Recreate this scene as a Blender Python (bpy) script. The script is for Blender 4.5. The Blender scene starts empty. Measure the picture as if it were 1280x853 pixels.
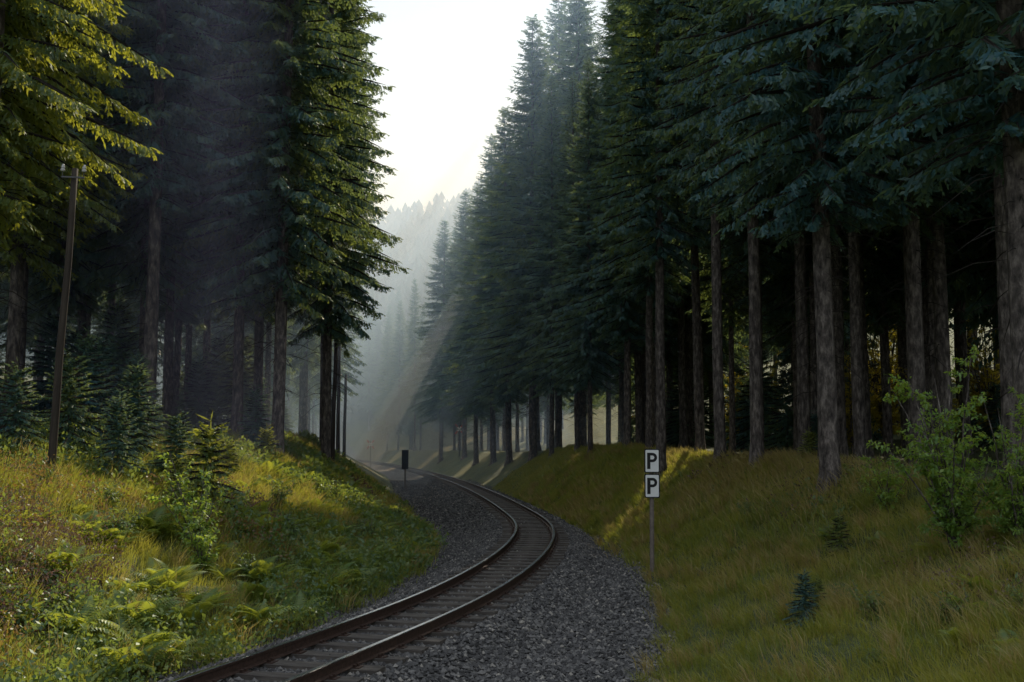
import bpy, math, random
import numpy as np
from mathutils import Vector, Matrix
random.seed(7); rng=np.random.default_rng(7)
scene=bpy.context.scene
scene.view_settings.view_transform='Standard'
scene.view_settings.look='None'
scene.view_settings.exposure=0
COL=scene.collection
SUN_AZ=math.radians(18); SUN_EL=math.radians(37)
SD=Vector((math.sin(SUN_AZ)*math.cos(SUN_EL),math.cos(SUN_AZ)*math.cos(SUN_EL),math.sin(SUN_EL)))

# ------------------------------------------------------------------ helpers
def link(o): COL.objects.link(o); return o
def thing(o,label,category,group=None,kind=None):
    o["label"]=label; o["category"]=category
    if group: o["group"]=group
    if kind: o["kind"]=kind
    return o
def np_mesh(name,V,F,mats=(),mi=None,smooth=False):
    V=np.asarray(V,dtype=np.float32); F=np.asarray(F,dtype=np.int32)
    me=bpy.data.meshes.new(name); k=F.shape[1]
    me.vertices.add(len(V)); me.vertices.foreach_set("co",V.ravel())
    me.loops.add(F.size); me.loops.foreach_set("vertex_index",F.ravel())
    me.polygons.add(len(F)); me.polygons.foreach_set("loop_start",np.arange(0,F.size,k,dtype=np.int32))
    for m in mats: me.materials.append(m)
    if mi is not None: me.polygons.foreach_set("material_index",np.asarray(mi,dtype=np.int32))
    me.polygons.foreach_set("use_smooth",np.full(len(F),smooth))
    me.update(calc_edges=True); return me
def obj(name,me,parent=None,loc=(0,0,0)):
    o=bpy.data.objects.new(name,me); link(o); o.location=loc
    if parent: o.parent=parent
    return o
def norm(a): return a/(np.linalg.norm(a,axis=-1,keepdims=True)+1e-9)
def kites(o,mid,tip,side,w):
    n=len(o); w=np.asarray(w).reshape(-1,1)
    V=np.stack([o,mid+side*w,tip,mid-side*w],1).reshape(-1,3)
    F=np.arange(4*n).reshape(n,4); return V,F
def join(parts):
    Vs=[];Fs=[];Ms=[];off=0
    for V,F,m in parts:
        Vs.append(V);Fs.append(F+off);Ms.append(np.full(len(F),m) if np.isscalar(m) else m);off+=len(V)
    return np.concatenate(Vs),np.concatenate(Fs),np.concatenate(Ms)
def tube(path,rad,sides=8,jit=0.0,cap=True):
    path=np.asarray(path,float); n=len(path); rad=np.asarray(rad)
    t=np.gradient(path,axis=0); t=norm(t)
    ref=np.array([1.0,0.13,0.05]) if abs(t[0][0])<.8 else np.array([0,1.0,0.1])
    a=norm(np.cross(t,ref)); b=np.cross(t,a)
    ang=np.linspace(0,2*np.pi,sides,endpoint=False)
    V=path[:,None,:]+(a[:,None,:]*np.cos(ang)[None,:,None]+b[:,None,:]*np.sin(ang)[None,:,None])*(rad[:,None,None]*(1+jit*rng.normal(size=(n,sides,1))))
    V=V.reshape(-1,3); F=[]
    for i in range(n-1):
        for j in range(sides):
            k=(j+1)%sides; F.append([i*sides+j,i*sides+k,(i+1)*sides+k,(i+1)*sides+j])
    if cap and sides%2==0:
        c=len(V); V=np.vstack([V,path[-1][None],path[0][None]])
        for j in range(0,sides,2):
            k=(j+1)%sides;l=(j+2)%sides
            F.append([(n-1)*sides+j,(n-1)*sides+k,(n-1)*sides+l,c])
            F.append([l,k,j,c+1])
    return V,np.array(F)
def box(cx,cy,cz,sx,sy,sz):
    V=np.array([[x,y,z] for x in(-.5,.5) for y in(-.5,.5) for z in(-.5,.5)])*[sx,sy,sz]+[cx,cy,cz]
    F=np.array([[0,1,3,2],[4,6,7,5],[0,4,5,1],[2,3,7,6],[0,2,6,4],[1,5,7,3]]); return V,F
def lathe(prof,sides=16,c=(0,0,0)):
    V=[];F=[]
    for r,z in prof:
        for j in range(sides):
            a=2*math.pi*j/sides; V.append([c[0]+r*math.cos(a),c[1]+r*math.sin(a),c[2]+z])
    for i in range(len(prof)-1):
        for j in range(sides):
            k=(j+1)%sides; F.append([i*sides+j,i*sides+k,(i+1)*sides+k,(i+1)*sides+j])
    return np.array(V),np.array(F)
_nd=[(rng.normal(size=2),rng.uniform(0,6.28)) for _ in range(24)]
def nz(x,y,f):
    s=0
    for i,(d,p) in enumerate(_nd):
        s=s+np.sin((x*d[0]+y*d[1])*f*(0.6+0.07*i)+p+i)
    return s/5.0

# ------------------------------------------------------------------ terrain definition
TY=np.array([-40,0,5,11,13.7,16.9,21.8,28.75,33.9,41.8,59.6,82.6,124,179,230,300,400.])
TX=np.array([-24,-6.9,-4.95,-2.92,-2.10,-1.21,-.25,.50,.66,.22,-1.5,-4.4,-10.9,-21.5,-34,-56,-95])
def spline(xs,ys):
    n=len(xs);h=np.diff(xs);A=np.eye(n);r=np.zeros(n)
    for i in range(1,n-1):
        A[i,i-1]=h[i-1];A[i,i]=2*(h[i-1]+h[i]);A[i,i+1]=h[i]
        r[i]=6*((ys[i+1]-ys[i])/h[i]-(ys[i]-ys[i-1])/h[i-1])
    m=np.linalg.solve(A,r)
    def f(x):
        x=np.asarray(x,float);i=np.clip(np.searchsorted(xs,x)-1,0,n-2)
        a=(xs[i+1]-x)/h[i];b=(x-xs[i])/h[i]
        return a*ys[i]+b*ys[i+1]+((a**3-a)*m[i]+(b**3-b)*m[i+1])*h[i]**2/6
    return f
_tc=spline(TY,TX)
def tc(y): return _tc(np.clip(y,-39,399))
def I(y,xs,ys): return np.interp(y,xs,ys)
def Lt(y): return tc(y)-I(y,[0,10,18,26,33,45,60,120,200],[1.9,1.75,1.9,2.3,3.0,4.2,4.6,3.6,3.2])
def Rt(y): return tc(y)+I(y,[0,10,13,19,27,38,58,94,200],[4.3,4.1,3.85,3.2,2.2,1.6,1.7,2.3,3.0])
def Lc(y): return np.where(y<48,I(y,[0,10,20,30,40,48],[-11,-10,-9.3,-8.6,-8.2,-8.6]),tc(y)-I(y,[48,60,400],[8.3,9.0,9.0]))
def Rc(y): return tc(y)+I(y,[0,8,18,23,30,34,50,60,100,140,400],[13,12.5,9.2,6.9,6.1,5.7,5.2,5.4,6.2,6.3,7])
def sm(t): t=np.clip(t,0,1); return t*t*(3-2*t)
def ground_h(x,y):
    x=np.asarray(x,float);y=np.asarray(y,float)
    c=tc(y);lt=Lt(y);rt=Rt(y);lc=Lc(y);rc=Rc(y)
    d=np.abs(x-c)
    z=-0.19-0.27*sm((d-0.98)/1.0)
    z=z+0.20*np.exp(-((x-c-2.5)/0.55)**2)*sm((y-15)/6)*sm((34-y)/6)
    zl=I(y,[0,10,20,30,40,50,80,400],[1.9,2.0,2.2,2.3,2.45,2.4,2.2,2.0])+0.45
    zr=I(y,[0,8,18,23,30,34,50,60,100,140],[1.2,1.2,1.15,1.65,1.85,1.8,2.1,2.2,1.8,1.8])+0.45
    tl=(lt-x)/(lt-lc); tr=(x-rt)/(rc-rt)
    prof=lambda t: np.clip(t,0,1)**1.15*(1-0.15*np.clip(t,0,1))/0.85
    z=z+zl*prof(tl)+zr*prof(tr)
    bl=np.clip(lc-x,0,None); br=np.clip(x-rc,0,None)
    z=z+0.02*bl+0.27*np.clip(bl-9,0,130)+0.012*br+0.25*np.clip(br-9,0,110)
    lump=nz(x,y,0.9)*0.08+nz(x+9,y,2.6)*0.04
    z=z+lump*np.clip(np.maximum(tl,tr)*4,0,1)
    z=z+60*sm((y-215-0.08*np.abs(x+60))/210)*(1+.12*np.sin(x*.045+1)+.06*np.sin(x*.11))
    return z
def gh(x,y): return float(ground_h(np.array([x]),np.array([y]))[0])

# ------------------------------------------------------------------ material helpers
def newmat(name):
    m=bpy.data.materials.new(name); m.use_nodes=True; nt=m.node_tree; nt.nodes.clear()
    out=nt.nodes.new("ShaderNodeOutputMaterial"); return m,nt,out
def N(nt,t,**k):
    n=nt.nodes.new(t)
    for a,b in k.items():
        if a in n.inputs: n.inputs[a].default_value=b
        else: setattr(n,a,b)
    return n
def ramp(nt,stops,fac=None):
    r=nt.nodes.new("ShaderNodeValToRGB"); e=r.color_ramp.elements
    while len(e)<len(stops): e.new(0.5)
    for i,(p,c) in enumerate(stops): e[i].position=p; e[i].color=(*c,1)
    if fac: nt.links.new(fac,r.inputs[0])
    return r
def foliage_mat(name,stops,trans=(0.10,0.14,0.02),tmix=0.42,nscale=0.6,obj_rand=False,rough=0.45,gloss=0.05):
    m,nt,out=newmat(name); L=nt.links.new
    geo=N(nt,"ShaderNodeNewGeometry")
    noi=N(nt,"ShaderNodeTexNoise"); noi.inputs["Scale"].default_value=nscale; noi.inputs["Detail"].default_value=3
    L(geo.outputs["Position"],noi.inputs["Vector"])
    add=N(nt,"ShaderNodeMath",operation='MULTIPLY_ADD'); L(geo.outputs["Random Per Island"],add.inputs[0]); add.inputs[1].default_value=0.55
    sc=N(nt,"ShaderNodeMath",operation='MULTIPLY_ADD'); L(noi.outputs["Fac"],sc.inputs[0]); sc.inputs[1].default_value=1.5; sc.inputs[2].default_value=-0.52
    L(sc.outputs[0],add.inputs[2])
    f=add.outputs[0]
    if obj_rand:
        oi=N(nt,"ShaderNodeObjectInfo"); a2=N(nt,"ShaderNodeMath",operation='MULTIPLY_ADD'); L(oi.outputs["Random"],a2.inputs[0]); a2.inputs[1].default_value=0.3
        s2=N(nt,"ShaderNodeMath",operation='ADD'); L(f,s2.inputs[0]); s2.inputs[1].default_value=-0.15
        L(s2.outputs[0],a2.inputs[2]); f=a2.outputs[0]
    r=ramp(nt,stops,f)
    dif=N(nt,"ShaderNodeBsdfDiffuse"); L(r.outputs[0],dif.inputs[0])
    tr=N(nt,"ShaderNodeBsdfTranslucent")
    mixc=N(nt,"ShaderNodeMix",data_type='RGBA'); mixc.inputs[0].default_value=0.65; mixc.inputs[7].default_value=(*trans,1)
    L(r.outputs[0],mixc.inputs[6]); L(mixc.outputs[2],tr.inputs[0])
    mx=N(nt,"ShaderNodeMixShader"); mx.inputs[0].default_value=tmix; L(dif.outputs[0],mx.inputs[1]); L(tr.outputs[0],mx.inputs[2])
    gl=N(nt,"ShaderNodeBsdfGlossy"); gl.inputs["Roughness"].default_value=rough; gl.inputs[0].default_value=(.8,.85,.8,1)
    m2=N(nt,"ShaderNodeMixShader"); m2.inputs[0].default_value=gloss; L(mx.outputs[0],m2.inputs[1]); L(gl.outputs[0],m2.inputs[2])
    L(m2.outputs[0],out.inputs[0]); return m
def simple_mat(name,stops,scale=8,stretch=(1,1,1),rough=0.8,metal=0,bump=0.3,spec=0.3,bdist=0.02):
    m,nt,out=newmat(name); L=nt.links.new
    tcn=N(nt,"ShaderNodeTexCoord"); mp=N(nt,"ShaderNodeMapping"); mp.inputs["Scale"].default_value=stretch
    L(tcn.outputs["Object"],mp.inputs[0]); noi=N(nt,"ShaderNodeTexNoise"); noi.inputs["Scale"].default_value=scale; noi.inputs["Detail"].default_value=6; noi.inputs["Roughness"].default_value=.65
    L(mp.outputs[0],noi.inputs["Vector"]); r=ramp(nt,stops,noi.outputs["Fac"])
    p=N(nt,"ShaderNodeBsdfPrincipled"); p.inputs["Roughness"].default_value=rough; p.inputs["Metallic"].default_value=metal; p.inputs["Specular IOR Level"].default_value=spec
    L(r.outputs[0],p.inputs["Base Color"]); b=N(nt,"ShaderNodeBump"); b.inputs["Strength"].default_value=bump; b.inputs["Distance"].default_value=bdist
    L(noi.outputs["Fac"],b.inputs["Height"]); L(b.outputs[0],p.inputs["Normal"]); L(p.outputs[0],out.inputs[0]); return m

M_spruce=foliage_mat("spruce_needles",[(0.0,(.024,.100,.145)),(0.45,(.046,.138,.155)),(0.8,(.09,.16,.085)),(1,(.14,.18,.05))],trans=(.33,.40,.06),tmix=.42,nscale=.45,obj_rand=True)
M_spruce_suntint=foliage_mat("spruce_needles_suntint",[(0.0,(.035,.09,.07)),(0.4,(.08,.145,.05)),(0.8,(.15,.19,.045)),(1,(.20,.22,.05))],trans=(.68,.68,.05),tmix=.5,nscale=.45)  # sunlit look put into the colour: yellower, brighter copy of the spruce needles
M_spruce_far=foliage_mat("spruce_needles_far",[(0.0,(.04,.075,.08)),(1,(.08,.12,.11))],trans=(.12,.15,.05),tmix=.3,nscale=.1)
M_grass=foliage_mat("bank_grass",[(0.0,(.065,.115,.024)),(0.35,(.13,.175,.034)),(0.6,(.23,.23,.045)),(1,(.37,.29,.08))],trans=(.62,.60,.06),tmix=.45,nscale=.7)
M_dry=foliage_mat("dry_grass",[(0.0,(.16,.12,.04)),(0.5,(.32,.245,.085)),(1,(.48,.38,.16))],trans=(.62,.50,.12),tmix=.4,nscale=.8)
M_heather=foliage_mat("withered_heather",[(0.0,(.055,.036,.034)),(0.6,(.125,.075,.06)),(1,(.21,.14,.07))],trans=(.26,.14,.08),tmix=.3,nscale=1.2)
M_rustleaf=foliage_mat("rusty_bracken_leaf",[(0.0,(.09,.05,.022)),(0.6,(.19,.115,.04)),(1,(.30,.20,.055))],trans=(.44,.28,.06),tmix=.4,nscale=1.2)
M_weed=foliage_mat("leafy_weeds",[(0.0,(.04,.11,.065)),(0.5,(.085,.155,.06)),(1,(.19,.23,.05))],trans=(.42,.50,.05),tmix=.45,nscale=.8)
M_fern=foliage_mat("fern_fronds",[(0.0,(.065,.15,.05)),(0.5,(.12,.20,.05)),(1,(.31,.30,.045))],trans=(.62,.64,.05),tmix=.5,nscale=.9)
M_leaf=foliage_mat("broadleaf_green",[(0.0,(.07,.18,.06)),(0.6,(.15,.27,.06)),(1,(.28,.34,.05))],trans=(.6,.72,.06),tmix=.5,nscale=1)
M_autumn=foliage_mat("broadleaf_autumn",[(0.0,(.20,.20,.03)),(0.5,(.38,.32,.04)),(1,(.55,.42,.05))],trans=(.82,.66,.05),tmix=.55,nscale=1)
M_bark=simple_mat("spruce_bark",[(.32,(.030,.026,.025)),(.5,(.115,.097,.088)),(.68,(.29,.25,.225))],scale=11,stretch=(1,1,.35),rough=.95,bump=1,bdist=.09)
M_twig=simple_mat("spruce_branch_wood",[(.3,(.02,.017,.015)),(.7,(.05,.042,.036))],scale=8,rough=.9,bump=.2)
M_wood=simple_mat("weathered_pole_wood",[(.3,(.02,.016,.014)),(.7,(.065,.052,.04))],scale=14,stretch=(1,1,.08),rough=.85,bump=.5)
M_sleeper=simple_mat("creosoted_sleeper",[(.3,(.035,.03,.027)),(.7,(.13,.112,.095))],scale=10,stretch=(.3,2,2),rough=.75,bump=.7)
M_rust=simple_mat("rusty_rail_side",[(.3,(.03,.018,.014)),(.7,(.085,.05,.036))],scale=20,rough=.7,metal=.2,bump=.3)
M_railtop=simple_mat("polished_rail_head",[(.3,(.42,.44,.48)),(.7,(.58,.60,.63))],scale=30,stretch=(1,.05,1),rough=.25,metal=1,bump=.05)
M_stone=simple_mat("ballast_stone",[(.3,(.05,.052,.058)),(.7,(.12,.12,.125))],scale=4,rough=.8,bump=.3,spec=.3)
M_white=simple_mat("white_enamel",[(.3,(.72,.73,.72)),(.75,(.82,.82,.80))],scale=5,rough=.4,bump=.03)
M_black=simple_mat("black_paint",[(.3,(.008,.008,.009)),(.7,(.02,.02,.02))],scale=9,rough=.5,bump=.05)
M_red=simple_mat("red_paint",[(.3,(.45,.05,.03)),(.7,(.6,.07,.04))],scale=9,rough=.5,bump=.05)
M_post=simple_mat("rusting_steel_post",[(.3,(.12,.10,.085)),(.7,(.24,.20,.17))],scale=14,rough=.65,metal=.1,bump=.2)
M_steel=simple_mat("galvanised_steel",[(.3,(.06,.06,.062)),(.7,(.12,.12,.12))],scale=14,rough=.5,metal=.4,bump=.1)
M_porc=simple_mat("white_porcelain",[(.3,(.4,.4,.39)),(.7,(.55,.55,.53))],scale=3,rough=.3,bump=0,spec=.4)
nt=M_stone.node_tree; pr=[n for n in nt.nodes if n.type=='BSDF_PRINCIPLED'][0]
g=N(nt,"ShaderNodeNewGeometry"); rr=ramp(nt,[(0,(.042,.040,.040)),(.6,(.108,.104,.102)),(.93,(.19,.18,.17)),(1,(.34,.31,.27))],g.outputs["Random Per Island"])
nt.links.new(rr.outputs[0],pr.inputs["Base Color"])

# ground material
m,nt,out=newmat("ground_soil_and_ballast"); L=nt.links.new
tcn=N(nt,"ShaderNodeNewGeometry"); P=tcn.outputs["Position"]
n1=N(nt,"ShaderNodeTexNoise"); n1.inputs["Scale"].default_value=.6; n1.inputs["Detail"].default_value=8; L(P,n1.inputs["Vector"])
n2=N(nt,"ShaderNodeTexNoise"); n2.inputs["Scale"].default_value=14; n2.inputs["Detail"].default_value=6; L(P,n2.inputs["Vector"])
soil=ramp(nt,[(.3,(.035,.052,.02)),(.5,(.075,.09,.025)),(.62,(.10,.11,.03)),(.8,(.14,.115,.045))],n1.outputs["Fac"])
vo=N(nt,"ShaderNodeTexVoronoi"); vo.inputs["Scale"].default_value=18; L(P,vo.inputs["Vector"])
bal=ramp(nt,[(0,(.035,.033,.033)),(.6,(.09,.086,.083)),(1,(.18,.17,.157))]); sep=N(nt,"ShaderNodeSeparateColor"); L(vo.outputs["Color"],sep.inputs[0]); L(sep.outputs[0],bal.inputs[0])
at=N(nt,"ShaderNodeAttribute"); at.attribute_name="ballast"
an=N(nt,"ShaderNodeMath",operation='MULTIPLY_ADD'); L(n2.outputs["Fac"],an.inputs[0]); an.inputs[1].default_value=1.2; an.inputs[2].default_value=-.6
aa=N(nt,"ShaderNodeMath",operation='ADD',use_clamp=True); L(at.outputs["Fac"],aa.inputs[0]); L(an.outputs[0],aa.inputs[1])
st=ramp(nt,[(.42,(0,0,0)),(.58,(1,1,1))],aa.outputs[0])
mix=N(nt,"ShaderNodeMix",data_type='RGBA'); L(st.outputs[0],mix.inputs[0]); L(soil.outputs[0],mix.inputs[6]); L(bal.outputs[0],mix.inputs[7])
p=N(nt,"ShaderNodeBsdfPrincipled"); p.inputs["Roughness"].default_value=.9; L(mix.outputs[2],p.inputs["Base Color"])
b1=N(nt,"ShaderNodeBump"); b1.inputs["Distance"].default_value=.04; b1.inputs["Strength"].default_value=.9; L(vo.outputs["Distance"],b1.inputs["Height"]); b1.invert=True
b2=N(nt,"ShaderNodeBump"); b2.inputs["Distance"].default_value=.06; b2.inputs["Strength"].default_value=.7; L(n2.outputs["Fac"],b2.inputs["Height"]); L(b1.outputs[0],b2.inputs["Normal"])
L(b2.outputs[0],p.inputs["Normal"]); L(p.outputs[0],out.inputs[0]); M_ground=m

# ------------------------------------------------------------------ ground sheet
xs=np.concatenate([np.linspace(-700,-120,20,endpoint=False),np.linspace(-120,-42,40,endpoint=False),np.linspace(-42,-14,60,endpoint=False),np.arange(-14,14,.22),np.linspace(14,45,50,endpoint=False),np.linspace(45,120,30,endpoint=False),np.linspace(120,700,20)])
ys=np.concatenate([np.linspace(-60,4,30,endpoint=False),np.arange(4,60,.3),np.linspace(60,150,150,endpoint=False),np.linspace(150,500,120,endpoint=False),np.linspace(500,1100,25)])
X,Y=np.meshgrid(xs,ys); Z=ground_h(X,Y)
V=np.stack([X,Y,Z],-1).reshape(-1,3); nx=len(xs);ny=len(ys)
idx=np.arange(nx*ny).reshape(ny,nx)
F=np.stack([idx[:-1,:-1],idx[:-1,1:],idx[1:,1:],idx[1:,:-1]],-1).reshape(-1,4)
me=np_mesh("ground",V,F,[M_ground],smooth=True)
at=me.attributes.new("ballast",'FLOAT','POINT')
dl=(X-Lt(Y));dr=(Rt(Y)-X); mask=np.clip(np.minimum(dl,dr)/.35*.5+.5,0,1)
at.data.foreach_set("value",mask.ravel().astype(np.float32))
o=obj("ground",me); thing(o,"mossy forest soil banks with grey ballast cutting","ground",kind="structure")

# ------------------------------------------------------------------ ballast stones
def scatter_stones(n,y0,y1,smin,smax):
    y=y0+(y1-y0)*rng.random(n)**1.25
    lt=Lt(y)-.2;rt=Rt(y)+.2; x=lt+(rt-lt)*rng.random(n)
    return x,y,rng.uniform(smin,smax,n)
xa,ya,sa=scatter_stones(84000,8.5,38,.016,.042)
xb,yb,sb=scatter_stones(16000,36,95,.035,.06)
x=np.concatenate([xa,xb]);y=np.concatenate([ya,yb]);s=np.concatenate([sa,sb]);n=len(x)
intrack=np.abs(x-tc(y))<.98
z=ground_h(x,y)+s*np.where(intrack,rng.uniform(-.8,.25,n),rng.uniform(-.1,.8,n))
base=np.array([[1,0,0],[0,1,0],[-1,0,0],[0,-1,0],[0,0,.8],[0,0,-.8]],float)
Vv=base[None]*rng.uniform(.65,1.35,(n,6,1))+rng.normal(0,.18,(n,6,3))
a=rng.uniform(0,6.28,n);ca,sa_=np.cos(a),np.sin(a)
Vx=Vv[...,0]*ca[:,None]-Vv[...,1]*sa_[:,None];Vy=Vv[...,0]*sa_[:,None]+Vv[...,1]*ca[:,None]
Vv=np.stack([Vx,Vy,Vv[...,2]],-1)*s[:,None,None]+np.stack([x,y,z],-1)[:,None]
f=np.array([[0,1,4],[1,2,4],[2,3,4],[3,0,4],[1,0,5],[2,1,5],[3,2,5],[0,3,5]])
F=(np.arange(n)*6)[:,None,None]+f[None]
o=obj("ballast_gravel",np_mesh("ballast_gravel",Vv.reshape(-1,3),F.reshape(-1,3),[M_stone]))
thing(o,"loose dark grey crushed stone ballast around the track","gravel",kind="stuff")

# ------------------------------------------------------------------ railway track
track=obj("railway_track",None,loc=(0,0,0)); track.empty_display_size=1
thing(track,"narrow single railway track curving on dark ballast","railway track",kind="structure")
yy=[3.0]
while yy[-1]<300: yy.append(yy[-1]+(.5 if yy[-1]<70 else 1.5))
yy=np.array(yy); cx=tc(yy); P0=np.stack([cx,yy],-1); T=norm(np.gradient(P0,axis=0)); Nn=np.stack([T[:,1],-T[:,0]],-1)
prof=[(-.055,-.138),(.055,-.138),(.055,-.128),(.012,-.112),(.008,-.045),(.032,-.034),(.034,-.006),(.026,.0),(-.026,.0),(-.034,-.006),(-.032,-.034),(-.008,-.045),(-.012,-.112),(-.055,-.128)]
for side,nm in((-1,"rail"),(1,"rail")):
    V=[];k=len(prof)
    for u,w in prof:
        q=P0+Nn*(side*.533+u); V.append(np.stack([q[:,0],q[:,1],np.full(len(q),w)],-1))
    V=np.stack(V,1).reshape(-1,3);F=[];mi=[]
    for i in range(len(yy)-1):
        for j in range(k):
            l=(j+1)%k;F.append([i*k+j,i*k+l,(i+1)*k+l,(i+1)*k+j]);mi.append(1 if j in(6,7,8) else 0)
    r=obj(nm,np_mesh("rail",V,F,[M_rust,M_railtop],mi),track)
def sleeper_mesh():
    parts=[]
    V,F=box(0,0,-.216,1.85,.24,.15); V=V+rng.normal(0,.006,V.shape); parts.append((V,F,0))
    for sx in(-.533,.533):
        V,F=box(sx,0,-.1385,.30,.15,.016); parts.append((V,F,1))
        for dx in(-.085,.085):
            for dy in(-.04,.04):
                V,F=box(sx+dx,dy,-.118,.035,.035,.035); parts.append((V,F,1))
    V,F,Mi=join(parts); return np_mesh("sleeper",V,F,[M_sleeper,M_rust],Mi)
sms=[sleeper_mesh() for _ in range(3)]
seg=np.concatenate([[0],np.cumsum(np.linalg.norm(np.diff(P0,axis=0),axis=1))])
dists=np.arange(.3,seg[-1],.64); far=[];cnt=0
for d in dists:
    px=np.interp(d,seg,P0[:,0]);py=np.interp(d,seg,P0[:,1]);t=(np.interp(d+.1,seg,P0[:,0])-px,np.interp(d+.1,seg,P0[:,1])-py)
    ang=math.atan2(t[1],t[0])-math.pi/2+random.uniform(-.012,.012)
    if py<8: continue
    if cnt<100:
        o=obj("sleeper",sms[cnt%3],track,(px+random.uniform(-.02,.02),py,random.uniform(-.002,.002))); o.rotation_euler=(0,0,ang); cnt+=1
    elif py<260:
        V,F=box(0,0,-.216,1.85,.24,.15); c,s_=math.cos(ang),math.sin(ang)
        V=np.stack([V[:,0]*c-V[:,1]*s_+px,V[:,0]*s_+V[:,1]*c+py,V[:,2]],-1); far.append((V,F,0))
V,F,Mi=join(far); o=obj("distant_sleepers",np_mesh("distant_sleepers",V,F,[M_sleeper]),track); o["kind"]="stuff"

# ------------------------------------------------------------------ spruce generator
def crown_mesh(seed,H,base,R,dz=.40,node=.12,tw=.5,full=True,name="crown",mat=None,sub=3,power=.72):
    r=np.random.default_rng(seed); O=[];D=[];S=[];Ln=[];br=[]
    z=base
    while z<H-.12:
        t=(H-z)/(H-base); nb=r.integers(5,8) if t>.08 else 4
        a0=r.uniform(0,6.28)
        low=sm(np.array((1-t)/.10))*.55+.45 if full else 1
        for k in range(nb):
            a=a0+k*6.283/nb+r.normal(0,.22)
            Lb=(R*t**power*float(low)*r.uniform(.62,1.12)+.10)*(1 if r.random()>.06 else 1.12)
            zz=z+r.uniform(-.5,.5)*dz
            n=max(3,int(Lb/node)); s=(np.arange(n)+.5)/n; s=s[s>(.12 if Lb>1 else 0)]
            asc=.55*(1-t)**1.5-.05; dr=(.25+.45*t)*r.uniform(.7,1.3)
            rad=Lb*s*(1-.08*s*s); zc=Lb*(asc*s-dr*s**1.7*.75+.16*s**4)
            bend=r.normal(0,.08)
            ca=np.cos(a+bend*s*2);sa=np.sin(a+bend*s*2)
            Pt=np.stack([ca*rad,sa*rad,zz+zc],-1)
            dirb=norm(np.gradient(Pt,axis=0)) if len(Pt)>1 else np.array([[math.cos(a),math.sin(a),0]])
            sd=norm(np.cross(dirb,[0,0,1.0]))
            if len(Pt)>1: br.append((np.array([0,0,zz]),Pt[len(Pt)//2],Pt[-1],sd[0],.018+.008*Lb))
            for sg in(-1,1):
                sp=r.uniform(.55,1.15,(len(s),1)); dn=-r.uniform(.2,1.4,(len(s),1))*(.4+t)
                dd=norm(dirb*.8*sp+sd*sg*.85+np.array([0,0,1.0])*dn)
                ll=tw*min(1,.35+Lb/3)*(1.05-.6*s)*r.uniform(.6,1.35,len(s))
                O.append(Pt);D.append(dd);S.append(norm(np.cross(dd,[0,0,1.0])+r.normal(0,.45,dd.shape)));Ln.append(ll)
            O.append(Pt[-1:]);D.append(dirb[-1:]);S.append(sd[-1:]);Ln.append(np.array([tw*.6]))
        z+=dz*(.55+.45*t)*r.uniform(.85,1.15)
    O.append(np.array([[0,0,H-.5]]));D.append(np.array([[0,0,1.]]));S.append(np.array([[1.,0,0]]));Ln.append(np.array([.7]))
    O=np.concatenate(O);D=np.concatenate(D);S=norm(np.concatenate(S));Ln=np.concatenate(Ln)
    W=.055*tw/.5
    tip=O+D*Ln[:,None]; tip[:,2]-=Ln*.16
    parts=[(*kites(O,O+D*(Ln*.45)[:,None],tip,S,W*.7+0*Ln),0)]
    for i in range(sub):
        f=.2+.6*i/max(1,sub-1) if sub>1 else .4
        for sg in(-1,1):
            o=O+(tip-O)*f; d=norm(D+S*sg*r.uniform(.7,1.2,(len(O),1))+r.normal(0,.18,O.shape)-np.array([0,0,.4])); l=Ln*(.52-.25*f)*r.uniform(.7,1.3,len(O))
            s2=norm(np.cross(d,norm(np.cross(D,S)))+r.normal(0,.3,d.shape))
            parts.append((*kites(o,o+d*(l*.45)[:,None],o+d*l[:,None],s2,np.full(len(O),W*.58)),0))
    bo=np.array([b[0] for b in br]);bm=np.array([b[1] for b in br]);bt=np.array([b[2] for b in br]);bs=np.array([b[3] for b in br]);bw=np.array([b[4] for b in br])
    parts.append((*kites(bo,bm,bt,bs,bw),1)); parts.append((*kites(bo,bm,bt,np.tile([0,0,1.],(len(bo),1)),bw),1))
    V,F,Mi=join(parts); return np_mesh(name,V,F,[mat or M_spruce,M_twig],Mi)
def trunk_mesh(seed,H,r0,base):
    r=np.random.default_rng(seed)
    zs=np.array([-.5,0,.12,.35,.8,1.6,3,5,7,9,12,15,18,22,H-.3]); zs=zs[zs<=H]
    rad=r0*np.clip(1-zs/H,0,1)**.75*.93+.008; rad[:4]*=np.array([1.75,1.6,1.38,1.15])
    path=np.stack([r.normal(0,.016,len(zs)).cumsum()*.6,r.normal(0,.016,len(zs)).cumsum()*.6,zs],-1); path[:2,:2]=0
    V,F=tube(path,rad,12,.04); parts=[(V,F,0)]
    n=60; z=1.8+(base-.5)*r.random(n)**.7; a=r.uniform(0,6.28,n); l=r.uniform(.25,1.5,n)*(.4+z/base)
    o=np.stack([0*a,0*a,z],-1); d=np.stack([np.cos(a),np.sin(a),r.uniform(-.45,.1,n)],-1)
    mid=o+d*(l*.45)[:,None]; tip=o+d*l[:,None]-np.array([0,0,.25])*l[:,None]
    up=np.tile([0,0,1.],(n,1)); sd=norm(np.cross(d,up))
    parts.append((*kites(o,mid,tip,up,np.full(n,.011)),1)); parts.append((*kites(o,mid,tip,sd,np.full(n,.011)),1))
    V,F,Mi=join(parts); return np_mesh("trunk",V,F,[M_bark,M_twig],Mi,smooth=True)
H=29
variants=[]
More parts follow.
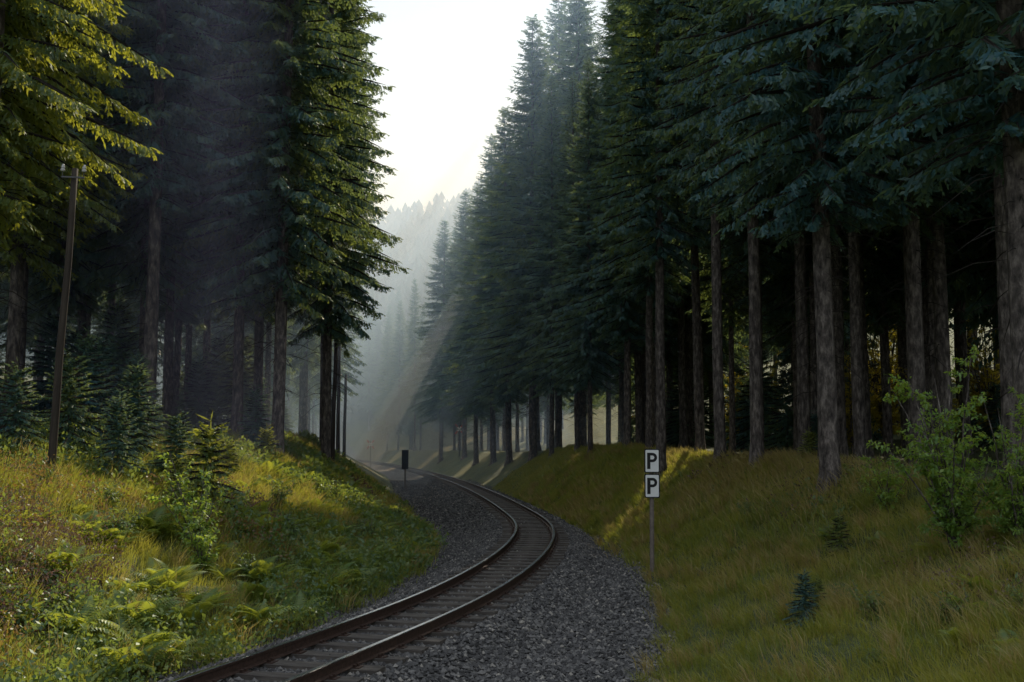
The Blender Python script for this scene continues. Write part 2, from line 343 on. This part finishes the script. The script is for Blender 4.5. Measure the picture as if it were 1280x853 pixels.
for i,(b,R,mt) in enumerate([(6.2,3.2,None),(7.2,2.9,None),(8.0,3.0,None),(5.4,3.4,None),(8.8,2.7,None),(5.6,3.5,M_spruce_suntint)]):
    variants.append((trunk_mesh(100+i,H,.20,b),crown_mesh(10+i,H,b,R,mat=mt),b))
lod=[(trunk_mesh(200+i,H,.20,b),crown_mesh(30+i,H,b,R,dz=.5,node=.17,tw=.75,sub=1),b) for i,(b,R) in enumerate([(5,3.5),(6.5,3.1),(4,3.7)])]
tree_xy=[]
def spruce(x,y,sc=1.0,v=None,low=False,rot=None,label="tall dark spruce with bare straight trunk on the bank",lean=(0,0),wide=1):
    vs=lod if low else variants; t,c,b=vs[(v if v is not None else random.randrange(len(vs)-(0 if low else 1)))%len(vs)]
    e=obj("spruce_tree",None,loc=(x,y,gh(x,y)-.05)); e.scale=(sc*wide*random.uniform(.92,1.08),)*2+(sc,); e.rotation_euler=(lean[0]+random.uniform(-.009,.009),lean[1]+random.uniform(-.009,.009),random.uniform(0,6.28) if rot is None else rot)
    thing(e,label,"tree","spruce trees lining the railway cutting")
    obj("trunk",t,e); obj("crown",c,e); tree_xy.append((x,y))
for x,y,sc,v in [(9.4,26,1.05,0),(6.5,23,.95,0),(8.3,32,1,2),(10.3,38,1,1),(6.5,30,.95,2),(6.3,34,.98,4),(8.6,44,.6,4),(7.05,42,.97,4),(5.0,38,.9,4),
    (5.1,50,.85,0),(3.9,56,.7,3),(3.5,60.5,.72,3),(2.4,68,.82,3),(1.4,75,1.05,3),(-1.6,96,.99,3),(11.3,36,1,1),(10.8,28,1,2),(9.6,21.5,1,4),(-5.1,120,1.0,3),(-8.6,136,1.02,3),(7.4,26.5,.9,2),(5.6,46,.8,4),(-.2,85,.95,3),(-3.4,106,.92,3),
    (4.6,74,1.15,0),(3.4,82,1.2,3),(7.4,74,1.15,0),(6.9,60,.85,4),(9.8,33.5,.95,4),(12.8,34.5,1,2),(2.0,90,1.12,0),(9.3,30,.9,4),(-.6,112,1.1,0),(8.4,38.2,.8,4),(11.7,31,.9,1),(13.2,29,1,2),(7.8,36,.75,4),(5.6,88,1.25,0)]:
    spruce(x,y,sc,v,wide=(1.05 if y<70 else 1.22) if sc<.9 else (1.3 if y>72 else 1))
spruce(8.1,17.5,1.02,0,wide=1.3,label="thick dark spruce trunk with rough bark beside shrubs")
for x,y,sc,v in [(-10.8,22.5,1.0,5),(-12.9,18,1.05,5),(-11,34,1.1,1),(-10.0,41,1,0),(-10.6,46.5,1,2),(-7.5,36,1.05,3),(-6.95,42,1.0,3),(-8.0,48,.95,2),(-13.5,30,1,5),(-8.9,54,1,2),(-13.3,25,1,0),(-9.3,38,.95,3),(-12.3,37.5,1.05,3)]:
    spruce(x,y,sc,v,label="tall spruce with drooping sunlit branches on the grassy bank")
TA=math.tan(SUN_AZ)
def fill(side,y0,y1,depth,sp,low,off,maxn,gaps=True):
    tries=0;c=0
    while tries<4000 and c<maxn:
        tries+=1
        y=random.uniform(y0,y1); d=random.uniform(0,1)**1.3*depth
        x=float(Rc(np.array([y]))[0])+off+d if side>0 else float(Lc(np.array([y]))[0])-off-d
        if abs(x)>y*.55+8: continue
        q=x-TA*y
        if side>0 and gaps and (-9.6<q<-3.6 or -20<q<-13.5 or -30.5<q<-24.5 or -42<q<-34.5 or (-3<q<3 and y>42)): continue
        if any((x-a)**2+(y-b)**2<sp*sp for a,b in tree_xy): continue
        spruce(x,y,random.uniform(.85,1.08),low=low or (d>5 and side>0)); c+=1
fill(1,24,70,10,2.3,False,2.0,38)
fill(1,20,100,10,3.6,True,20,46,False)
fill(1,70,150,12,4.0,True,1.5,26)
fill(1,150,270,22,5.4,True,0,32)
fill(-1,26,60,9,3.5,False,2.4,20)
fill(-1,24,90,10,4.0,True,16,26)
fill(-1,60,230,12,5.5,True,0,24)
print("TREES",len(tree_xy))

# far hillside woodland as one mass
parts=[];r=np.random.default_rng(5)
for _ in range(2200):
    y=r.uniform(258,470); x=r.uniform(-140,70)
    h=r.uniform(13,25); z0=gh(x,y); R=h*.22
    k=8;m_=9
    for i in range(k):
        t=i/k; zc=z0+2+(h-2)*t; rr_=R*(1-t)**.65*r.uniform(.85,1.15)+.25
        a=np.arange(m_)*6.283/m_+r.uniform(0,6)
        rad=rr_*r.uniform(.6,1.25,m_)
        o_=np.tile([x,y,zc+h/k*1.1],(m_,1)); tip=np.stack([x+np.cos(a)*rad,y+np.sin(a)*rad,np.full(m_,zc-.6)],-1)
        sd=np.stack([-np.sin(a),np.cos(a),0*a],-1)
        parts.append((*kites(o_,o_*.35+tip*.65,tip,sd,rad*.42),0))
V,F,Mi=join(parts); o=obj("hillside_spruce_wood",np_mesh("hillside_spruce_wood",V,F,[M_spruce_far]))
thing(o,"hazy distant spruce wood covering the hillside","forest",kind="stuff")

# ------------------------------------------------------------------ young spruces
sap=[crown_mesh(60+i,h_,.05,R_,dz=.13,node=.045,tw=.20,full=False,sub=3,power=.85,mat=mt) for i,(h_,R_,mt) in enumerate([(2.2,.95,None),(1.5,.7,M_spruce_suntint),(2.8,1.05,None)])]
def sapl(x,y,i,sc,label="young green spruce growing on the grassy bank"):
    e=obj("young_spruce",None,loc=(x,y,gh(x,y)-.03)); e.scale=(sc,)*3; e.rotation_euler=(0,0,random.uniform(0,6))
    thing(e,label,"sapling","young spruces on the banks")
    V,F=tube(np.array([[0,0,-.1],[0,0,1.2*[2.2,1.5,2.8][i]/2.2]]),np.array([.03,.012]),6); obj("trunk",np_mesh("trunk",V,F,[M_bark]),e); obj("crown",sap[i],e)
for x,y,i,sc in [(-8.9,22.5,0,1),(-8.2,24.5,2,.85),(-9.7,25.5,2,1),(-7.7,22,0,.8),(-10.2,20.6,0,.9),(-9.2,20.8,0,.8),(-7.0,23.5,0,.8),(-5.9,22,1,1.3),(-6.3,21.2,1,.7),(-8,35,0,.95),(-7.2,33,1,.8),(-9.4,28,2,.9),(-6.9,27.5,1,.7),(3.75,14.6,0,.34),(4.0,14.9,1,.35),(5.5,19,1,.5),(8.9,33,0,.7),(7.4,28,1,.6),(-10.7,29,2,1.1)]:
    sapl(x,y,i,sc)
for k in range(52):
    y=random.uniform(26,80)
    if k%2: x=float(Rc(np.array([y]))[0])+random.uniform(5,13)
    else: x=float(Lc(np.array([y]))[0])-random.uniform(3,12)
    sapl(x,y,random.choice([0,2]),random.uniform(.9,1.9),"young spruce growing in shade under tall spruces")

# ------------------------------------------------------------------ broadleaf shrubs
def shrub_meshes(seed,h,w,nst,leaf,nleaf,mat,lw=.3):
    r=np.random.default_rng(seed); parts=[];tips=[]
    for i in range(nst):
        a=r.uniform(0,6.28); out_=r.uniform(.15,1)*w
        n=7; s=np.linspace(0,1,n); hh=h*r.uniform(.45,1)
        path=np.stack([np.cos(a)*out_*s**1.3+r.normal(0,.02,n),np.sin(a)*out_*s**1.3+r.normal(0,.02,n),hh*s],-1); path[0]=[r.normal(0,.03),r.normal(0,.03),-.05]
        V,F=tube(path,np.linspace(.014,.004,n)*h/1.8,5,0,False); parts.append((V,F,0))
        for k in range(9):
            s0=r.uniform(.12,1);b=np.array([np.interp(s0,s,path[:,j]) for j in range(3)])
            d=norm(np.array([r.normal(),r.normal(),r.uniform(-.1,.8)])) ; l=r.uniform(.15,.38)*w*1.2
            e=b+d*l; V,F=tube(np.array([b,(b+e)/2+[0,0,.02],e]),np.array([.005,.004,.002]),4,0,False); parts.append((V,F,0)); tips.append((b,e))
    V,F,Mi=join(parts); stem=np_mesh("stems",V,F,[M_bark])
    k=r.integers(0,len(tips),nleaf); t=r.uniform(.1,1.1,nleaf)[:,None]
    B=np.array([q[0] for q in tips])[k];E=np.array([q[1] for q in tips])[k]; o_=B+(E-B)*t+r.normal(0,.02,(nleaf,3))
    d=norm(norm(E-B)*.5+r.normal(0,.7,(nleaf,3))+[0,0,-.15]); sd=norm(np.cross(d,[0,0,1.])+r.normal(0,.35,(nleaf,3))); l=leaf*r.uniform(.6,1.3,nleaf)
    V,F=kites(o_,o_+d*(l*.5)[:,None],o_+d*l[:,None]-np.array([0,0,.15])*l[:,None],sd,l*lw)
    return stem,np_mesh("foliage",V,F,[mat])
def shrub(x,y,ms,sc,name,label,cat,group,rot=0):
    e=obj(name,None,loc=(x,y,gh(x,y)-.03)); e.scale=(sc,)*3; e.rotation_euler=(0,0,rot); thing(e,label,cat,group)
    obj("stems",ms[0],e); obj("foliage",ms[1],e)
SH1=shrub_meshes(1,1.7,.8,9,.08,1700,M_leaf); SH2=shrub_meshes(2,2.9,1.05,18,.075,7500,M_leaf,.28); SH3=shrub_meshes(3,7.5,2.6,18,.2,4200,M_autumn)
SH4=shrub_meshes(4,.8,.5,12,.07,900,M_weed)
shrub(-5.35,19.2,SH1,1.1,"leafy_shrub","sunlit bright green broadleaf sapling on the bank","shrub","leafy shrubs",1)
shrub(-4.9,18.0,SH1,.75,"leafy_shrub","sunlit bright green broadleaf sapling on the bank","shrub","leafy shrubs",2)
shrub(6.4,16.4,SH2,1.0,"leafy_shrub","green rowan like shrub beside a thick spruce trunk","shrub","leafy shrubs",0)
shrub(7.1,15.9,SH2,.75,"leafy_shrub","green rowan like shrub beside a thick spruce trunk","shrub","leafy shrubs",2)
shrub(6.8,20.5,SH1,.8,"leafy_shrub","small green shrub on the grassy slope","shrub","leafy shrubs",2)
for x,y,s in [(15.3,46,.8),(17.5,51,.9),(12,56,.6),(10.4,52,.5),(14.5,64,.8),(13,43,.55),(20,54,1),(17.5,41,.7),(14.8,39,.5),(9,70,.6),(-16.5,44,.5)]:
    shrub(x,y,SH3,s,"beech_tree","young broadleaf tree with yellow autumn leaves among spruces","tree","yellow autumn trees",random.uniform(0,6))
for k in range(48):
    if k<30: y=random.uniform(12,40); x=float(Lt(np.array([y]))[0])-random.uniform(.8,5.5)
    else: y=random.uniform(9.5,26); x=float(Rt(np.array([y]))[0])+random.uniform(2.2,5.5)
    shrub(x,y,SH4,random.uniform(.5,1.1) if k<30 else random.uniform(.3,.6),"wild_herb_bush","low leafy weed clump in the bank grass","plant","leafy weeds on the banks",random.uniform(0,6))

# ------------------------------------------------------------------ ferns
def fern_mesh(seed,nf=10,L0=.75):
    r=np.random.default_rng(seed);parts=[]
    for i in range(nf):
        a=i*6.283/nf+r.normal(0,.25); Lf=L0*r.uniform(.7,1.1); n=20; s=np.linspace(.06,1,n)
        el=r.uniform(.7,1.25); rad=Lf*(s*math.cos(el)+.25*s*s); z=Lf*(s*math.sin(el)-.5*s**2.2)
        Pt=np.stack([np.cos(a)*rad,np.sin(a)*rad,z+.02],-1); T=norm(np.gradient(Pt,axis=0)); sd=norm(np.cross(T,[0,0,1.]))
        V,F=tube(Pt,np.linspace(.005,.0015,n),3,0,False); parts.append((V,F,0))
        pl=Lf*.26*np.sin(np.clip(s*1.05+.12,0,1)*math.pi)**.8*(1.15-.6*s)+.01
        for sg in(-1,1):
            d=norm(sd*sg+T*.35-np.array([0,0,.18])); parts.append((*kites(Pt,Pt+d*(pl*.4)[:,None],Pt+d*pl[:,None]-np.array([0,0,.12])*pl[:,None],T,np.full(n,Lf*.022)),0))
    V,F,Mi=join(parts); return np_mesh("fern",V,F,[M_fern])
ferns=[fern_mesh(i,9+i,.75) for i in range(4)]
def fern(x,y,s):
    o=obj("fern",ferns[random.randrange(4)],loc=(x,y,gh(x,y))); o.scale=(s,)*3; o.rotation_euler=(random.uniform(-.15,.15),random.uniform(-.15,.15),random.uniform(0,6))
    thing(o,"arching yellow green fern on the grassy bank","fern","ferns on the banks")
for x,y,s in [(-3.35,17.2,1.1),(-3.7,16.2,1.2),(-3.9,17.6,1.1),(-4.4,15.4,1.3),(-4.9,14.6,1.2),(-4.1,18.7,1.1),(-5.3,13.7,1.2),(-5.2,15.6,1.2),(-5.9,14.8,1.1),(-4.3,14.1,.9),(-3.2,19.4,.9),(-3.6,20.6,1)]: fern(x,y,s)
for k in range(130):
    y=random.uniform(12,38); x=float(Lt(np.array([y]))[0])-random.uniform(.3,4.4); fern(x,y,random.uniform(.7,1.3))
for k in range(18):
    y=random.uniform(9.5,20); x=float(Rt(np.array([y]))[0])+random.uniform(3.0,5.5); fern(x,y,random.uniform(.5,.8))

# ------------------------------------------------------------------ grass and ground cover
def blades(x,y,l,w,lean,mi,zoff=0):
    n=len(x); z=ground_h(x,y)-.02+zoff; o_=np.stack([x,y,z],-1)
    a=rng.uniform(0,6.28,n); ld=np.stack([np.cos(a),np.sin(a),0*a],-1)*rng.uniform(.05,.55,n)[:,None]+lean
    up=norm(ld*.5+[0,0,1.]); mid=o_+up*(l*.55)[:,None]; d2=norm(ld*1.7+[0,0,.75]); tip=mid+d2*(l*.5)[:,None]
    sd=norm(np.cross(up,rng.normal(size=(n,3))))
    return (*kites(o_,mid,tip,sd,w),mi)
def bank_pts(side,n,y0,y1,off,wid,pw=1.5):
    y=y0+(y1-y0)*rng.random(n)**pw; u=rng.random(n)
    if side<0:
        e=Lt(y); c=Lc(y)-off; x=e+.12*rng.normal(size=n)-(e-c)*u
    else:
        e=Rt(y); c=Rc(y)+off; x=e+.12*rng.normal(size=n)+(c-e)*u
    return x,y,u
def keep(x,y,u,f,thr):
    m=(f>thr+rng.normal(0,.35,len(x))); return x[m],y[m],u[m]
def tufts(x,y,u,n,size):
    k=rng.integers(0,n,len(x)); cx_=x[k];cy_=y[k]
    a=rng.uniform(0,6.28,len(x)); r_=np.abs(rng.normal(0,size,len(x)))
    return cx_+np.cos(a)*r_,cy_+np.sin(a)*r_,u[k],rng.random(n)[k]
P_=[]
x,y,u=bank_pts(1,170000,8.5,75,1.5,0); wd=np.clip(y/16,1,4); tuft=1+.35*nz(x*1.0,y,2.2)
l=(.09+.14*np.clip(u*2.5,0,1))*rng.uniform(.6,1.3,len(x))*np.clip(tuft,.45,1.8); P_.append(blades(x,y,l,.0045*wd,np.array([-.22,-.05,0]),0))
x,y,u=bank_pts(1,110000,8.5,60,1.5,0); x,y,u,h_=tufts(x,y,u,2900,.09); P_.append(blades(x,y,(.14+.28*h_)*rng.uniform(.5,1.2,len(x)),.0045*np.clip(y/16,1,4),np.array([-.35,-.08,0]),np.where(h_>.8,1,0)))
x,y,u=bank_pts(1,36000,8.5,45,1.0,0); f=nz(x,y,.5)-.1+u; x,y,u=keep(x,y,u,f,.8); P_.append(blades(x,y,rng.uniform(.25,.55,len(x)),.0035*np.clip(y/16,1,4),np.array([-.35,-.1,0]),1))
V,F,Mi=join(P_); o=obj("grass",np_mesh("bank_grass",V,F,[M_grass,M_dry],Mi)); thing(o,"long green and straw coloured grass on the sloping bank","grass",kind="stuff")
P_=[]
x,y,u=bank_pts(-1,130000,10,60,2,0); tuft=1+.35*nz(x,y,2.2); P_.append(blades(x,y,(.10+.16*np.clip(u*3,0,1))*rng.uniform(.6,1.3,len(x))*np.clip(tuft,.45,1.8),.0045*np.clip(y/16,1,4),np.array([.15,-.05,0]),0))
x,y,u=bank_pts(-1,70000,10,55,1.5,0); x,y,u,h_=tufts(x,y,u,2400,.1); P_.append(blades(x,y,(.18+.32*h_)*rng.uniform(.5,1.2,len(x)),.0045*np.clip(y/16,1,4),np.array([.25,-.08,0]),np.where(h_>.85,1,0)))
x,y,u=bank_pts(-1,24000,26,52,1,0); P_.append(blades(x,y,rng.uniform(.2,.45,len(x)),.006*np.clip(y/16,1,4),np.array([.2,-.1,0]),rng.integers(0,2,len(x))))
V,F,Mi=join(P_); o=obj("grass",np_mesh("bank_grass",V,F,[M_grass,M_dry],Mi)); thing(o,"mixed green and withered grass on the wild bank","grass",kind="stuff")
def clumps(side,n,y0,y1,thr,seedoff,hmax,leaf,mat,name,label,per=34,umin=0,extra=None):
    x,y,u=bank_pts(side,n,y0,y1,2,0,1.3); f=nz(x+seedoff,y-seedoff,.55)
    if extra is not None: f=f+extra(x,y)
    m=(f>thr)&(u>umin); x=x[m];y=y[m]; k=len(x)
    hk=rng.uniform(.25,1,k)**1.3*hmax; hh=np.repeat(hk,per); t_=rng.random(k*per)**.7; sp=.05+.10*t_
    X_=np.repeat(x,per)+rng.normal(0,1,k*per)*sp;Y_=np.repeat(y,per)+rng.normal(0,1,k*per)*sp
    Z_=ground_h(X_,Y_)+hh*t_; o_=np.stack([X_,Y_,Z_],-1)
    d=norm(rng.normal(size=(k*per,3))+[0,0,.4]); sd=norm(np.cross(d,rng.normal(size=(k*per,3)))); l=leaf*rng.uniform(.5,1.3,k*per)*np.clip(Y_/18,1,2.5)
    V,F=kites(o_,o_+d*(l*.5)[:,None],o_+d*l[:,None],sd,l*.26)
    o=obj(name,np_mesh(name,V,F,[mat])); thing(o,label,"undergrowth",kind="stuff")
nearleft=lambda x,y: 1.9*sm((20-y)/4)*sm((-4.8-x)/1.5)-1.3*sm((y-22)/6)
clumps(-1,5200,10,40,.45,11,.6,.045,M_heather,"withered_heather","brown purple withered heather covering the bank",70,0,nearleft)
clumps(-1,2000,10,40,.8,67,.6,.06,M_rustleaf,"rusty_bracken","rust brown dying bracken on the bank",50,.1,nearleft)
clumps(-1,6800,10,48,-.25,47,.55,.075,M_weed,"leafy_undergrowth","low green leafy undergrowth on the bank",34)
clumps(1,2600,8.5,30,.45,81,.30,.065,M_weed,"leafy_undergrowth","low green leafy undergrowth among bank grass",30,.45)
clumps(1,1600,8.5,34,.6,23,.32,.05,M_heather,"withered_heather","brown withered heather among bank grass",36,.4)

# ------------------------------------------------------------------ whistle sign
e=obj("whistle_sign",None,loc=(2.86,23.2,gh(2.86,23.2))); thing(e,"two stacked white boards with black letter P on a slim post","sign"); e.rotation_euler=(0,.006,.02)
top=2.28-e.location.z
V,F=tube(np.array([[0,0,-.3],[0,0,top-.05]]),np.array([.048,.045]),10); obj("post",np_mesh("post",V,F,[M_post]),e)
def rbox(w,h,d,r=.02,n=4):
    pts=[]
    for cx_,cz_,a0 in((w/2-r,h/2-r,0),(-w/2+r,h/2-r,90),(-w/2+r,-h/2+r,180),(w/2-r,-h/2+r,270)):
        for i in range(n+1):
            a=math.radians(a0+90*i/n); pts.append((cx_+r*math.cos(a),cz_+r*math.sin(a)))
    return pts
def plate(w,h,yf,d,mat,name,parent,zc,r=.02):
    pts=rbox(w,h,d,r); me=bpy.data.meshes.new(name); k=len(pts)
    V=[(x_,yf,z_+zc) for x_,z_ in pts]+[(x_,yf+d,z_+zc) for x_,z_ in pts]
    F=[list(range(k)),list(range(2*k-1,k-1,-1))]+[[i,i+k,(i+1)%k+k,(i+1)%k] for i in range(k)]
    me.from_pydata(V,[],F); me.materials.append(mat); return obj(name,me,parent)
def P_letter(h,yf):
    w=h*.62;st=h*.2; parts=[]
    def R(x0,z0,x1,z1):
        V,F=box((x0+x1)/2,yf,(z0+z1)/2,x1-x0,.004,z1-z0); parts.append((V,F,0))
    x0=-w/2; R(x0,-h/2,x0+st,h/2)
    bh=h*.58; ro=bh/2; ri=ro-h*.17; cz_=h/2-ro; cxx=w/2-ro
    R(x0+st,h/2-h*.17,cxx,h/2); R(x0+st,cz_-ro,cxx,cz_-ri)
    n=14;V=[];F=[]
    for i in range(n+1):
        a=math.pi/2-math.pi*i/n
        for rr2 in(ri,ro):
            for yy_ in(yf-.002,yf+.002): V.append([cxx+rr2*math.cos(a),yy_,cz_+rr2*math.sin(a)])
    for i in range(n):
        b=4*i;c=b+4; F+=[[b,b+2,c+2,c],[b+1,c+1,c+3,b+3],[b+2,b+3,c+3,c+2],[b,c,c+1,b+1]]
    parts.append((np.array(V),np.array(F),0)); V,F,Mi=join(parts); return np_mesh("letter",V,F,[M_black])
for k in range(2):
    zc=top-.25-k*.51
    b_=plate(.315,.49,-.075,.02,M_black,"board",e,zc,.03); f_=plate(.27,.445,-.081,.005,M_white,"board_face",b_,zc,.02)
    l_=obj("letter",P_letter(.33,0),b_,(0,-.085,zc))

# ------------------------------------------------------------------ utility poles
ins_prof=[(.0,0),(.03,0),(.055,.01),(.06,.05),(.035,.075),(.05,.09),(.052,.12),(.03,.15),(.032,.17),(.02,.19),(0,.195)]
def pole(x,y,h,r0,lean,arm,nins,label,strut=False,rot=0):
    e=obj("utility_pole",None,loc=(x,y,gh(x,y)-.1)); e.rotation_euler=(0,lean,rot); thing(e,label,"utility pole","wooden utility poles beside the railway")
    zs=np.linspace(-.3,h,8); V,F=tube(np.stack([.01*np.sin(zs*2),0*zs,zs],-1),np.linspace(r0,r0*.72,8),12,.01)
    obj("pole",np_mesh("pole",V,F,[M_wood],smooth=True),e)
    V,F=box(0,-r0*.8-.03,h-.18,arm,.03,.03); ca_=obj("crossarm",np_mesh("crossarm",V,F,[M_steel]),e)
    for i in range(nins):
        xx=(-.5+(i+.5)/nins)*arm if nins>2 else (-.46+.92*i)*arm
        V,F=lathe([(.008,-.02),(.008,.08)],8); V2,F2=lathe([(a*.7,b*.7+.05) for a,b in ins_prof],14)
        V,F,Mi=join([(V,F,1),(V2,F2,0)]); obj("insulator",np_mesh("insulator",V,F,[M_porc,M_steel],Mi,True),ca_,(xx,-r0*.8-.03,h-.13))
    if strut:
        V,F=tube(np.array([[-1.25,.2,-.2],[-.05,.12,h*.72]]),np.array([.065,.055]),10); obj("strut",np_mesh("strut",V,F,[M_wood]),e)
pole(-8.2,20,5.7,.078,.045,.42,2,"leaning wooden pole with white porcelain insulators")
pole(-7.2,45,5.9,.10,.02,.7,2,"wooden pole with small crossarm under spruce branches")
pole(-9.6,62,6.6,.12,0,.8,4,"slim wooden pole with crossarm in the haze",True)
pole(-11.2,75,5.8,.12,.01,.6,2,"slim wooden pole standing in the haze")

bx,by=-7.3,77
e=obj("trackside_board",None,loc=(bx,by,gh(bx,by))); thing(e,"narrow dark rectangular railway board on a short post","sign")
V,F=tube(np.array([[0,0,-.3],[0,0,2.3]]),np.array([.06,.055]),8); obj("post",np_mesh("post",V,F,[M_post]),e)
plate(.46,1.3,-.11,.04,M_black,"board",e,1.95,.03)
def crossing(x,y,h,s):
    e=obj("level_crossing_sign",None,loc=(x,y,gh(x,y))); thing(e,"red and white crossed boards on a post","sign","level crossing signs"); e.scale=(s,s,s)
    V,F=tube(np.array([[0,0,-.3],[0,0,h]]),np.array([.06,.055]),8); obj("post",np_mesh("post",V,F,[M_steel]),e)
    for sg in(-1,1):
        parts=[]
        for (u0,u1,mi) in((-.65,-.28,1),(-.28,.28,0),(.28,.65,1)):
            V,F=box((u0+u1)/2,0,0,u1-u0,.02,.14); a=sg*math.radians(50); V=np.stack([V[:,0]*math.cos(a)-V[:,2]*math.sin(a),V[:,1]-.09-.015*sg,V[:,0]*math.sin(a)+V[:,2]*math.cos(a)+h-.4],-1); parts.append((V,F,mi))
        V,F,Mi=join(parts); obj("crossed_board",np_mesh("crossed_board",V,F,[M_white,M_red],Mi),e)
crossing(-5.9,126,3.2,1.1); crossing(-18.6,148,3.3,1.1)

# ------------------------------------------------------------------ mist and shaped sunbeams
def mist_mat(name,dens,col,g):
    m,nt,out=newmat(name+"_volume"); v=N(nt,"ShaderNodeVolumeScatter"); v.inputs["Color"].default_value=(*col,1); v.inputs["Density"].default_value=dens; v.inputs["Anisotropy"].default_value=g
    nt.links.new(v.outputs[0],out.inputs["Volume"]); return m
def mist(name,b0,b1,dens,col,g,label):
    m=mist_mat(name,dens,col,g)
    c=[(a+b)/2 for a,b in zip(b0,b1)];s=[b-a for a,b in zip(b0,b1)]; V,F=box(*c,*s); o=obj(name,np_mesh(name,V,F,[m])); thing(o,label,"mist",kind="stuff")
mist("mist",(-80,46,-8),(7,252,46),.0046,(.44,.66,1.0),.58,"pale blue morning mist hanging between the trees")
mist("mist",(-60,24,-8),(-6.5,45.99,32),.0075,(.48,.56,1.0),.55,"thin sunlit morning mist under the spruces")
mist("mist",(-160,252.01,-8),(80,480,120),.0042,(.75,.86,1.0),.5,"pale mist lying over the wooded hillside")
parts=[]  # added sunbeams: tapered tubes of denser mist laid along the sun direction
for gx,gy,hh,r0,r1 in [(-6.0,62,26,.8,.3),(-9.2,70,26,1.1,.4),(-7.2,84,27,1.1,.4),(-12.2,90,27,1.3,.45),(-9.6,104,27,1.3,.5),(-14.8,112,27,1.5,.5),(-12.5,31,20,.6,.2),(-9.9,33,22,.65,.25),(-12.2,38,22,.7,.25),(-9.4,41,22,.8,.3),(-14.6,35,22,.6,.2)]:
    L_=hh/SD.z; a=np.array([gx,gy,gh(gx,gy)-.3]); b=a+np.array(SD)*L_
    ts=np.linspace(0,1,6)[:,None]; V,F=tube(a+(b-a)*ts,np.linspace(r0,r1,6),12); parts.append((V,F,0))
V,F,Mi=join(parts); o=obj("sunbeam_mist",np_mesh("sunbeam_mist",V,F,[mist_mat("sunbeam_mist",.055,(.56,.76,1.0),.5)])); thing(o,"soft slanting sunbeams shaped from denser mist between the trees","mist",kind="stuff")

# ------------------------------------------------------------------ light
sl=bpy.data.lights.new("sun",'SUN'); sl.energy=5; sl.angle=math.radians(.5); sl.color=(1,.88,.70)
so=bpy.data.objects.new("sun",sl); link(so); so.rotation_euler=SD.to_track_quat('Z','Y').to_euler(); so.location=(30,60,60)
w=bpy.data.worlds.new("World"); scene.world=w; w.use_nodes=True; nt=w.node_tree; nt.nodes.clear()
sk=nt.nodes.new("ShaderNodeTexSky"); sk.sky_type='NISHITA'; sk.sun_disc=False; sk.sun_elevation=SUN_EL; sk.sun_rotation=SUN_AZ; sk.air_density=1; sk.dust_density=.3; sk.ozone_density=1.5
hz=nt.nodes.new("ShaderNodeMix"); hz.data_type='RGBA'; hz.inputs[0].default_value=.88; hz.inputs[7].default_value=(4.75,5.15,5.6,1)
bg=nt.nodes.new("ShaderNodeBackground"); bg.inputs[1].default_value=.15; wo=nt.nodes.new("ShaderNodeOutputWorld")
nt.links.new(sk.outputs[0],hz.inputs[6]); nt.links.new(hz.outputs[2],bg.inputs[0]); nt.links.new(bg.outputs[0],wo.inputs[0])

# ------------------------------------------------------------------ camera
cd=bpy.data.cameras.new("camera"); cd.lens=1400/1280*36; cd.sensor_width=36; cd.clip_end=3000; cd.clip_start=.1
co=bpy.data.objects.new("camera",cd); link(co); co.location=(0,0,2.3); co.rotation_euler=(math.radians(90+5.44),0,0); scene.camera=co
